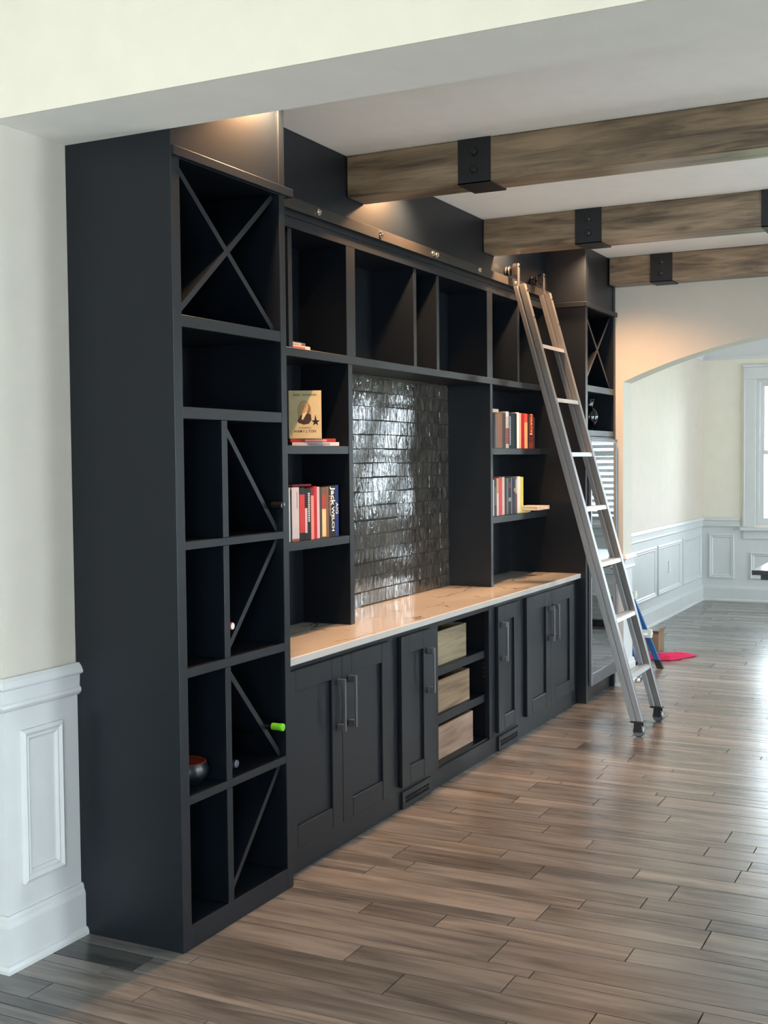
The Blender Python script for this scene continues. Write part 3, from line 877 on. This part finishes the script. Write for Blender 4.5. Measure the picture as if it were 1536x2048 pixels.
rows = [(577.6, 580.2, .245, (196, 196, 190), 'thin grey-white book at the far left end of the left lower shelf', ()),
        (580.2, 583.2, .235, (22, 20, 22), 'thin black book between the grey-white and thick cream books', ()),
        (583.2, 597.0, .246, (216, 192, 186), 'thick cream-pink book with small dark spine text on left lower shelf', ((.0, .05, (150, 80, 70)),)),
        (597.2, 607.6, .243, (24, 20, 22), 'black book with a large red spine panel beside the thick cream book', ((.15, .87, (206, 52, 50)),)),
        (607.6, 612.6, .238, (26, 22, 26), 'black book with a pink lower spine panel on left lower shelf', ((.14, .62, (224, 176, 172)),)),
        (612.6, 619.4, .240, (20, 22, 26), 'black book with white lettering down its spine, beside a salmon book', ()),
        (619.4, 625.6, .240, (120, 20, 28), 'salmon-spined book with a dark red top on left lower shelf', ((.0, .85, (232, 140, 116)),)),
        (625.6, 632.0, .246, (190, 22, 34), 'bright red book in the middle of the left lower shelf', ()),
        (632.0, 637.2, .243, (222, 180, 178), 'pale pink book right of the bright red book', ()),
        (637.2, 641.6, .240, (66, 56, 52), 'narrow dark brown book left of the cream and red spine', ()),
        (641.6, 650.2, .240, (112, 84, 58), 'brown book with red upper and cream lower spine panels', ((.03, .57, (228, 196, 138)), (.57, .86, (170, 60, 48)))),
        (650.2, 656.2, .242, (124, 84, 56), 'plain brown book left of the black Jack book', ()),
        (656.2, 669.2, .246, (30, 24, 26), 'thick black book with white Jack lettering on left lower shelf', ()),
        (669.2, 676.6, .247, (28, 44, 104), 'navy blue book at the right end of the left lower shelf', ())]
spine_T = lambda x, y, z: Matrix(((0, 1, 0, x), (0, 0, -1, y), (-1, 0, 0, z), (0, 0, 0, 1)))
ZS1 = ZS
for (a, b, h, c, lab, bands) in rows:
    t, cv = book(lab, fx(a), fx(b), ZS1, h, c, G1, bands=bands)
    xm = (fx(a) + fx(b)) / 2
    if 'Jack' in lab and 'thick' in lab:
        obj('lettering', text_mesh('Jack', .052, spine_T(xm + .008, .3096, ZS1 + .195), .0004, True), M['white'], cv)
        obj('lettering', text_mesh('WELCH', .034, spine_T(xm + .008, .3096, ZS1 + .085), .0004, True), M['white'], cv)
        obj('lettering', text_mesh('STRAIGHT', .022, spine_T(xm - .018, .3096, ZS1 + .15), .0004), cmat(210, 180, 140), cv)
    if 'navy blue book' in lab:
        obj('lettering', text_mesh('AIG', .034, spine_T(xm, .3096, ZS1 + .135), .0004), M['white'], cv)
    if 'white lettering down' in lab:
        mb = MB(); q = .04
        for i in range(16):
            mb.box(xm - .009, xm + .007, .3094, .3102, ZS1 + .085 + i * .0085, ZS1 + .0895 + i * .0085)
        obj('title_marks', mb, M['white'], cv)
    if 'cream-pink' in lab:
        mb = MB()
        for i in range(14): mb.box(xm + .010, xm + .018, .3094, .3102, ZS1 + .150 + i * .0055, ZS1 + .1525 + i * .0055)
        obj('title_marks', mb, M['black'], cv)
flat_book('dark red book lying on top of the left lower shelf row', fx(612), .335, ZS1 + .2475, .010, .17, .11, 0, (110, 22, 34), 'books lying flat')
# right upper row
def fx3(c): return 3.755 + (960 + c / 7.875 - 987) * .0093
G3 = 'upright books on the right upper shelf'
r3 = [(207, 238, .222, (24, 22, 24), 'narrow black book at the left end of the right upper shelf', ()),
      (238, 264, .222, (92, 84, 84), 'narrow grey book left of the brown books on right upper shelf', ()),
      (264, 342, .225, (112, 78, 58), 'thick mid-brown book on the right upper shelf', ()),
      (342, 394, .228, (52, 42, 42), 'dark brown book right of the thick mid-brown book', ()),
      (394, 442, .240, (206, 190, 176), 'cream book with a red lower spine on right upper shelf', ((.12, .55, (150, 70, 66)), (.86, .99, (224, 220, 214)))),
      (442, 482, .236, (18, 26, 26), 'black book with a row of white title marks, right upper shelf', ()),
      (482, 530, .233, (14, 28, 28), 'very dark green book in the middle of the right upper shelf', ()),
      (530, 568, .232, (10, 14, 16), 'black book just left of the white spine, right upper shelf', ()),
      (568, 602, .240, (234, 232, 228), 'narrow white book in the middle of the right upper shelf', ()),
      (602, 636, .236, (196, 160, 132), 'tan book between the white and the red spines', ()),
      (636, 690, .236, (176, 44, 46), 'red book with a pale stripe on the right upper shelf', ((.02, .98, (150, 26, 36)),)),
      (690, 742, .236, (196, 70, 62), 'red and cream striped book left of the dark book', ((.0, .75, (208, 150, 104)),)),
      (742, 768, .234, (36, 22, 22), 'dark maroon narrow book left of the Martin book', ()),
      (768, 842, .235, (110, 40, 26), 'dark red-orange book lettered Martin, right upper shelf', ((.2, .4, (90, 34, 34)),)),
      (842, 868, .215, (40, 36, 50), 'slim dark slate book at the right end of the right upper shelf', ())]
for (a, b, h, c, lab, bands) in r3:
    t, cv = book(lab, fx3(a), fx3(b), 1.786, h, c, G3, bands=bands)
    xm = (fx3(a) + fx3(b)) / 2
    if 'Martin' in lab and 'lettered' in lab:
        obj('lettering', text_mesh('MARTIN', .040, spine_T(xm, .3096, 1.786 + .165), .0004, True), cmat(214, 150, 90), cv)
        boxes('spine_emblem', [(xm - .022, xm + .014, .3094, .3102, 1.786 + .085, 1.786 + .105)], cmat(220, 170, 130), cv)
    if 'white title marks' in lab:
        mb = MB()
        for i in range(18): mb.box(xm - .012, xm + .010, .3094, .3102, 1.81 + i * .0105, 1.8155 + i * .0105)
        obj('title_marks', mb, M['white'], cv)
flat_book('grey flat book lying on top at left of the right upper shelf row', fx3(250), .318, 1.786 + .2288, .022, .13, .12, 0, (150, 154, 152), 'books lying flat')
# right lower row
def fx4(c): return 3.757 + (960 + c / 7.875 - 988) * .00915
G4 = 'upright books on the right lower shelf'
r4 = [(206, 220, .232, (196, 192, 186), 'thin off-white book at the left end of the right lower shelf', ()),
      (220, 258, .230, (48, 46, 46), 'charcoal book near the left end of the right lower shelf', ((.3, .8, (92, 88, 84)),)),
      (258, 290, .240, (190, 150, 120), 'tan-and-cream book left of the coral spine', ((.0, .6, (216, 190, 182)),)),
      (290, 342, .246, (214, 92, 84), 'coral red book on the right lower shelf', ((.0, 1, (206, 74, 70)),)),
      (342, 380, .246, (226, 194, 184), 'pale pink book right of the coral red spine, right lower shelf', ()),
      (380, 410, .242, (34, 32, 32), 'black book right of the pale pink spine, right lower shelf', ()),
      (410, 442, .240, (104, 104, 102), 'mid-grey book on the right lower shelf', ()),
      (442, 480, .243, (30, 34, 46), 'dark blue-black book with coloured spine spots', ((.35, .45, (170, 160, 150)), (.7, .85, (120, 60, 60)))),
      (480, 500, .242, (120, 122, 124), 'thin light grey book left of the navy spines', ()),
      (500, 526, .244, (38, 44, 78), 'navy book on the right lower shelf', ()),
      (526, 552, .243, (58, 66, 78), 'slate blue book right of the navy spine', ((.6, .7, (190, 150, 80)),)),
      (552, 580, .240, (110, 76, 62), 'brown narrow book left of the thick white spine', ((.55, .95, (170, 168, 164)),)),
      (580, 634, .245, (222, 214, 202), 'thick white-cream book near the right end, right lower shelf', ()),
      (634, 682, .241, (206, 196, 84), 'yellow-green book at the right end of the right lower shelf', ((.0, .98, (198, 192, 96)),))]
for (a, b, h, c, lab, bands) in r4:
    book(lab, fx4(a), fx4(b), 1.354, h, c, G4, bands=bands)
flat_book('cream paperback lying flat, hanging over the right lower shelf edge', 4.40, .205, 1.354 + .0155, .026, .25, .16, 0, (206, 178, 160), 'books lying flat', (226, 206, 190))
flat_book('thin yellowish book under the cream paperback on right lower shelf', 4.34, .29, 1.354, .015, .12, .16, .12, (196, 180, 130), 'books lying flat')
# two books in the upper left cubby
flat_book('cream book lying at the bottom of the pair in the upper left cubby', 1.385, .335, 2.224, .022, .22, .15, -.05, (226, 200, 176), 'books lying flat', (200, 90, 70))
flat_book('dark grey book on top of the pair in the upper left cubby', 1.375, .340, 2.2462, .016, .20, .14, .04, (90, 86, 84), 'books lying flat', (180, 160, 150))
# pair under the standing cream book
YAW = math.radians(-40)
flat_book('white book with dark marks at the bottom, under the portrait book', 1.545, .335, 1.787, .018, .235, .15, YAW, (206, 200, 196), 'books lying flat', (150, 140, 150))
flat_book('red book lying under the standing cream portrait book', 1.535, .343, 1.8052, .016, .225, .145, YAW, (170, 44, 44), 'books lying flat', (226, 140, 120))
# the standing book faces the camera, tilted back slightly
def portrait_book():
    P = Vector((1.490, .360, 1.8214))
    v = Vector((P.x - CPOS.x, P.y - CPOS.y, 0)).normalized()      # viewing direction
    rgt = Vector((v.y, -v.x, 0))
    tilt = math.radians(4)
    up = Vector((v.x * math.sin(tilt), v.y * math.sin(tilt), math.cos(tilt)))
    nrm = rgt.cross(up)                                             # pointing to the viewer
    if nrm.dot(v) > 0: nrm = -nrm
    T = Matrix(((rgt.x, up.x, nrm.x, P.x), (rgt.y, up.y, nrm.y, P.y), (rgt.z, up.z, nrm.z, P.z), (0, 0, 0, 1)))
    W, H, D = .154, .226, .036
    t = thing('portrait_book', 'cream hardback with an oval portrait, standing face out on two books', 'book', tuple(P))
    z_off = D * math.sin(tilt)
    cream = cmat(196, 178, 136, .4); 
    cv = obj('cover', MB().box(-W / 2, W / 2, .001, H, -.003, 0, T).box(-W / 2, W / 2, .001, H, -D, -D + .003, T).box(-W / 2, -W / 2 + .003, .001, H, -D, 0, T), cream, t, .0006)
    obj('pages', MB().box(-W / 2 + .003, W / 2 - .004, .004, H - .003, -D + .003, -.003, T), M['paper'], t)
    ink = cmat(70, 58, 44, .5)
    def L(x, y, z=.0004): return T @ Matrix.Translation((x, y, z))
    def txt(s, size, y, sp=1.25):
        n = len(s); wch = size * .62 * sp
        mb = MB()
        for i, ch in enumerate(s):
            if ch == ' ': continue
            g = text_mesh(ch, size, L((i - (n - 1) / 2) * wch, y), .0002, True)
            k = len(mb.v); mb.v += g.v; mb.f += [tuple(k + q for q in f) for f in g.f]
        return mb
    obj('lettering', txt('RON CHERNOW', .0125, H * .905), ink, cv)
    obj('lettering', txt('ALEXANDER', .0085, H * .225), ink, cv)
    obj('lettering', txt('HAMILTON', .0165, H * .152), ink, cv)
    def ell(cx, cy, rx, ry, z, mat, n=20, name='portrait'):
        mb = MB(); mb.prism([(cx + rx * math.cos(2 * PI * i / n), cy + ry * math.sin(2 * PI * i / n)) for i in range(n)], 'Z', 0, z, T)
        return obj(name, mb, mat, cv)
    def pol(pts, z, mat, name):
        mb = MB(); mb.prism(pts, 'Z', 0, z, T); return obj(name, mb, mat, cv)
    ell(-.003, H * .555, .033, .054, .0003, cmat(176, 148, 104, .5), name='portrait_ground')
    pol([(-.036, .084), (-.030, .074), (-.006, .066), (.018, .070), (.030, .088), (.028, .112), (.012, .122), (-.004, .120), (-.022, .108)], .0005, cmat(62, 48, 40, .5), 'portrait_coat')
    ell(.0085, .139, .0165, .024, .0005, cmat(120, 98, 70, .5), name='portrait_hair')
    ell(-.002, .147, .0185, .0290, .0007, cmat(196, 156, 110, .5), name='portrait_face')
    pol([(-.012, .116), (.012, .126), (.004, .112), (-.010, .088), (-.016, .090)], .0008, cmat(214, 198, 160, .5), 'portrait_cravat')
    for ex in (-.013, .001): ell(ex, .150, .0028, .0014, .0009, ink, 8, 'portrait_eye')
    pol([(-.012, .149), (-.008, .149), (-.007, .139), (-.013, .139)], .0009, cmat(178, 136, 94, .5), 'portrait_nose')
    ell(-.008, .130, .0055, .0013, .0009, cmat(140, 84, 64, .5), 8, 'portrait_mouth')
    sp = []
    for i in range(10):
        a = PI / 2 + i * PI / 5; r = .021 if i % 2 == 0 else .0088
        if i == 0: r = .036
        sp.append((.049 + r * math.cos(a), .079 + r * math.sin(a)))
    pol(sp, .0008, cmat(34, 24, 26, .5), 'star_emblem')
portrait_book()

# ------------------------------------------------------------------ bottles and bowl in the left tower, decanter in the right
def bottle(x, z, yf, label, cap, caplen=.05, neck=(10, 16, 14)):
    t = thing('wine_bottle', label, 'bottle', (x, yf, z), 'bottles in the left wine tower')
    # capsule over the neck points to the room (-Y)
    obj('capsule', MB().lathe([(.0100, 0), (.0145, .0015), (.0150, .004), (.0150, .014), (.0138, .016), (.0142, caplen), (.0140, caplen + .001)], (x, yf, z), 'Y', 18), cap, t, smooth=True)
    obj('glass', MB().lathe([(.0135, caplen + .001), (.0138, .085), (.020, .105), (.034, .125), (.0375, .15), (.0375, .30), (.034, .302)], (x, yf, z), 'Y', 18), M['bottle_glass'] if neck is None else cmat(*neck, .1, 'bottle_glass'), t, smooth=True)
bottle(.652, 1.545, -.030, 'wine bottle with a shiny black cap, left tower, level with the lower left books', cmat(28, 28, 30, .2, 'foil'))
bottle(.368, 1.104, .025, 'wine bottle with a red cap and white end, left tower, above a rising diagonal', cmat(190, 40, 40, .35, 'foil'))
bottle(.600, .681, -.050, 'wine bottle with a bright green capsule low in the left tower', cmat(110, 190, 40, .25, 'foil'), .05)
bottle(.378, .582, .020, 'wine bottle with a dark grey capsule, left tower, below the green-capped bottle', cmat(72, 74, 82, .3, 'foil'))
# pale end disc on the red capsule
for o in list(COL.objects):
    if o.name.startswith('wine_bottle') and 'red cap' in o.get('label', ''):
        obj('capsule_end', MB().cyl((.368, .0248, 1.104), .0122, -.0012, 'Y', 16), M['white'], o)
bw = thing('glazed_bowl', 'dark teal pot with a rust-brown rim, low in the left tower', 'bowl', (.185, .12, .542))
obj('body', MB().lathe([(.045, .0005), (.06, .004), (.082, .03), (.088, .055), (.082, .075), (.078, .084), (.074, .084), (.076, .07), (.08, .05), (.05, .01), (.001, .008)], (.185, .12, .542), 'Z', 24), M['teal_glaze'], bw, smooth=True)
obj('rim', MB().lathe([(.0785, .0835), (.0795, .086), (.0765, .0875), (.0735, .086), (.0735, .0835)], (.185, .12, .542), 'Z', 24), M['rust_glaze'], bw, smooth=True)
obj('lining', MB().lathe([(.0738, .0838), (.0755, .07), (.0795, .05), (.05, .0105), (.001, .009)], (.185, .12, .542), 'Z', 24), M['rust_glaze'], bw, smooth=True)
dx, dy, dz = 5.20, .13, 1.913
dc = thing('metal_pitcher', 'shiny dark metal pitcher on the right tower shelf above the fridge', 'pitcher', (dx, dy, dz))
obj('body', MB().lathe([(.045, .0005), (.05, .006), (.03, .02), (.034, .03), (.06, .07), (.07, .11), (.058, .15), (.034, .175), (.03, .19), (.042, .225), (.046, .235), (.042, .235), (.027, .19), (.001, .18)], (dx, dy, dz), 'Z', 24), plain('dark_silver', srgb(70, 72, 76), .12, metal=1.0), dc, smooth=True)
hd = MB()
for i in range(9):
    a = -PI / 2 + PI * i / 8
    a2 = -PI / 2 + PI * (i + 1) / 8
    if i < 8:
        p0 = (dx + .045 + .055 * math.cos(a), dz + .145 + .07 * math.sin(a)); p1 = (dx + .045 + .055 * math.cos(a2), dz + .145 + .07 * math.sin(a2))
        hd.prism([p0, p1, (p1[0] - .009, p1[1]), (p0[0] - .009, p0[1])], 'Y', dy - .005, dy + .005)
obj('handle', hd, M['pewter'], dc)

# ------------------------------------------------------------------ far room: step ladder, cloth, box, marker, table
sl = thing('step_ladder', 'blue step ladder with white brackets leaning behind the arch jamb', 'ladder', (6.25, -.06, 0))
foot_r, top_r = Vector((6.307, -.127, .0)), Vector((6.42, .485, 1.40))
foot_l, top_l = Vector((6.155, .028, .0)), Vector((6.29, .515, 1.40))
def bar(mb, a, b, wx, wy):
    n = len(mb.v)
    for p in (a, b):
        for (u, v_) in ((-wx, -wy), (wx, -wy), (wx, wy), (-wx, wy)): mb.v.append((p.x + u, p.y + v_, p.z))
    mb.f += [tuple(n + i for i in q) for q in ((0, 1, 2, 3), (7, 6, 5, 4), (0, 4, 5, 1), (1, 5, 6, 2), (2, 6, 7, 3), (3, 7, 4, 0))]
    return mb
for (f_, t_) in ((foot_r, top_r), (foot_l, top_l)):
    r_ = obj('rail', bar(MB(), f_.lerp(t_, .045), t_, .013, .022), M['blue'], sl, .002)
    obj('foot', bar(MB(), f_, f_.lerp(t_, .05), .016, .026), M['black'], r_)
for q in (.2, .42, .64, .86):
    a, b = foot_l.lerp(top_l, q), foot_r.lerp(top_r, q)
    st = obj('step', MB().prism([(a.x - .02, a.y - .05), (b.x + .02, b.y - .05), (b.x + .02, b.y + .04), (a.x - .02, a.y + .04)], 'Z', a.z - .012, a.z + .006), M['white'], sl)
    obj('bracket', MB().box(b.x - .022, b.x + .022, b.y - .045, b.y + .03, b.z - .035, b.z + .03), M['white'], st)
    obj('bracket', MB().box(a.x - .022, a.x + .022, a.y - .045, a.y + .03, a.z - .035, a.z + .03), M['white'], st)
# pink cloth, crumpled
rows_ = []
NG = 36
for i in range(NG + 1):
    u = i / NG
    row = []
    for j in range(NG + 1):
        v_ = j / NG
        a_ = (v_ - .5) * 2
        x = 6.66 + .40 * u + .05 * a_ * math.sin(2.2 * u) + .03 * abs(a_)
        y = .03 - .26 * u + .15 * a_ * (1 - .72 * u)
        edge = min(1, 5 * min(u, 1 - u, v_, 1 - v_) + .08)
        ridge = abs(math.sin(3.3 * PI * v_ + 1.2 * u)) * .024 + abs(math.sin(5.2 * PI * v_ - 2.0 * u + .6)) * .012
        row.append((x, y, .004 + edge * (1 - .55 * u) * (.018 + ridge)))
    rows_.append(row)
cl = obj('floor_cloth', MB().quads(rows_), M['pink'], None, smooth=True)
cl.modifiers.new('thickness', 'SOLIDIFY').thickness = .003
tag(cl, 'crumpled hot-pink cloth on the floor beside the blue step ladder', 'cloth')
bxx = thing('cardboard_box', 'small open brown cardboard box on the floor behind the pink cloth', 'box', (7.27, .2, 0))
for nm, b in (('front_wall', (7.16, 7.36, .10, .104, .001, .15)), ('back_wall', (7.16, 7.36, .30, .304, .001, .15)), ('side_wall', (7.16, 7.164, .104, .30, .001, .15)), ('side_wall', (7.356, 7.36, .104, .30, .001, .15)), ('bottom', (7.164, 7.356, .104, .30, .001, .005))):
    boxes(nm, [b], M['card'], bxx)
obj('flap', MB().prism([(.104, .15), (.10, .15), (.085, .20), (.089, .20)], 'X', 7.16, 7.36), M['card'], bxx)
mk = thing('paint_marker', 'small black marker with a white tip on the floor by the arch jamb', 'marker', (5.75, -.10, .0))
Tm = Matrix.Translation((5.66, -.115, .0135)) @ Matrix.Rotation(math.radians(8), 4, 'Z')
obj('tip', MB().lathe([(.008, -.02), (.0125, -.015), (.0125, .02)], (0, 0, 0), 'X', 14, Tm), M['white'], mk, smooth=True)
obj('barrel', MB().lathe([(.0125, .02), (.013, .022), (.013, .19), (.010, .195)], (0, 0, 0), 'X', 14, Tm), M['black'], mk, smooth=True)
tb = thing('dining_table', 'black-edged table with white glare painted on its top at the right frame edge', 'table', (7.9, -1.3, 0))
boxes('tabletop', [(7.035, 8.9, -1.9, -.720, .718, .757)], M['table_black'], tb, .002)
boxes('top_glare', [(7.045, 8.89, -1.89, -.730, .757, .760)], M['table_glare'], tb)
boxes('apron', [(7.09, 8.84, -1.82, -.785, .675, .7175)], M['table_black'], tb)
for x in (7.35, 8.55):
    boxes('pedestal', [(x - .06, x + .06, -1.36, -1.24, .07, .675)], M['table_black'], tb, .004)
    boxes('pedestal_foot', [(x - .08, x + .08, -1.70, -.95, .001, .07)], M['table_black'], tb, .006)

# ------------------------------------------------------------------ outside
lw = struct(boxes('garden_ground', [(XF + .3, 40, -22, 14, -.9, -.6)], M['grass']))
random.seed(11)
def tree(x, y, h, r, label):
    t = thing('garden_tree', label, 'tree', (x, y, -.6), 'trees in the garden')
    obj('trunk', MB().lathe([(.12, 0), (.08, h * .6)], (x, y, -.6), 'Z', 8), M['bark'], t)
    mb = MB()
    for i in range(420):
        d = Vector((random.gauss(0, 1), random.gauss(0, 1), random.gauss(0, 1))).normalized() * r * random.uniform(.55, 1)
        c = Vector((x, y, -.6 + h * .72)) + Vector((d.x, d.y, d.z * 1.25))
        a = Vector((random.uniform(-1, 1), random.uniform(-1, 1), random.uniform(-1, 1))).normalized() * .22
        b = a.cross(Vector((random.uniform(-1, 1), random.uniform(-1, 1), 1))).normalized() * .14
        n = len(mb.v)
        mb.v += [tuple(c - a), tuple(c + b), tuple(c + a), tuple(c - b)]; mb.f.append((n, n + 1, n + 2, n + 3))
    o = obj('foliage', mb, M['leaf'], t); o['kind'] = 'stuff'
tree(19, -.2, 2.6, 1.1, 'pale green garden tree seen through the far window')
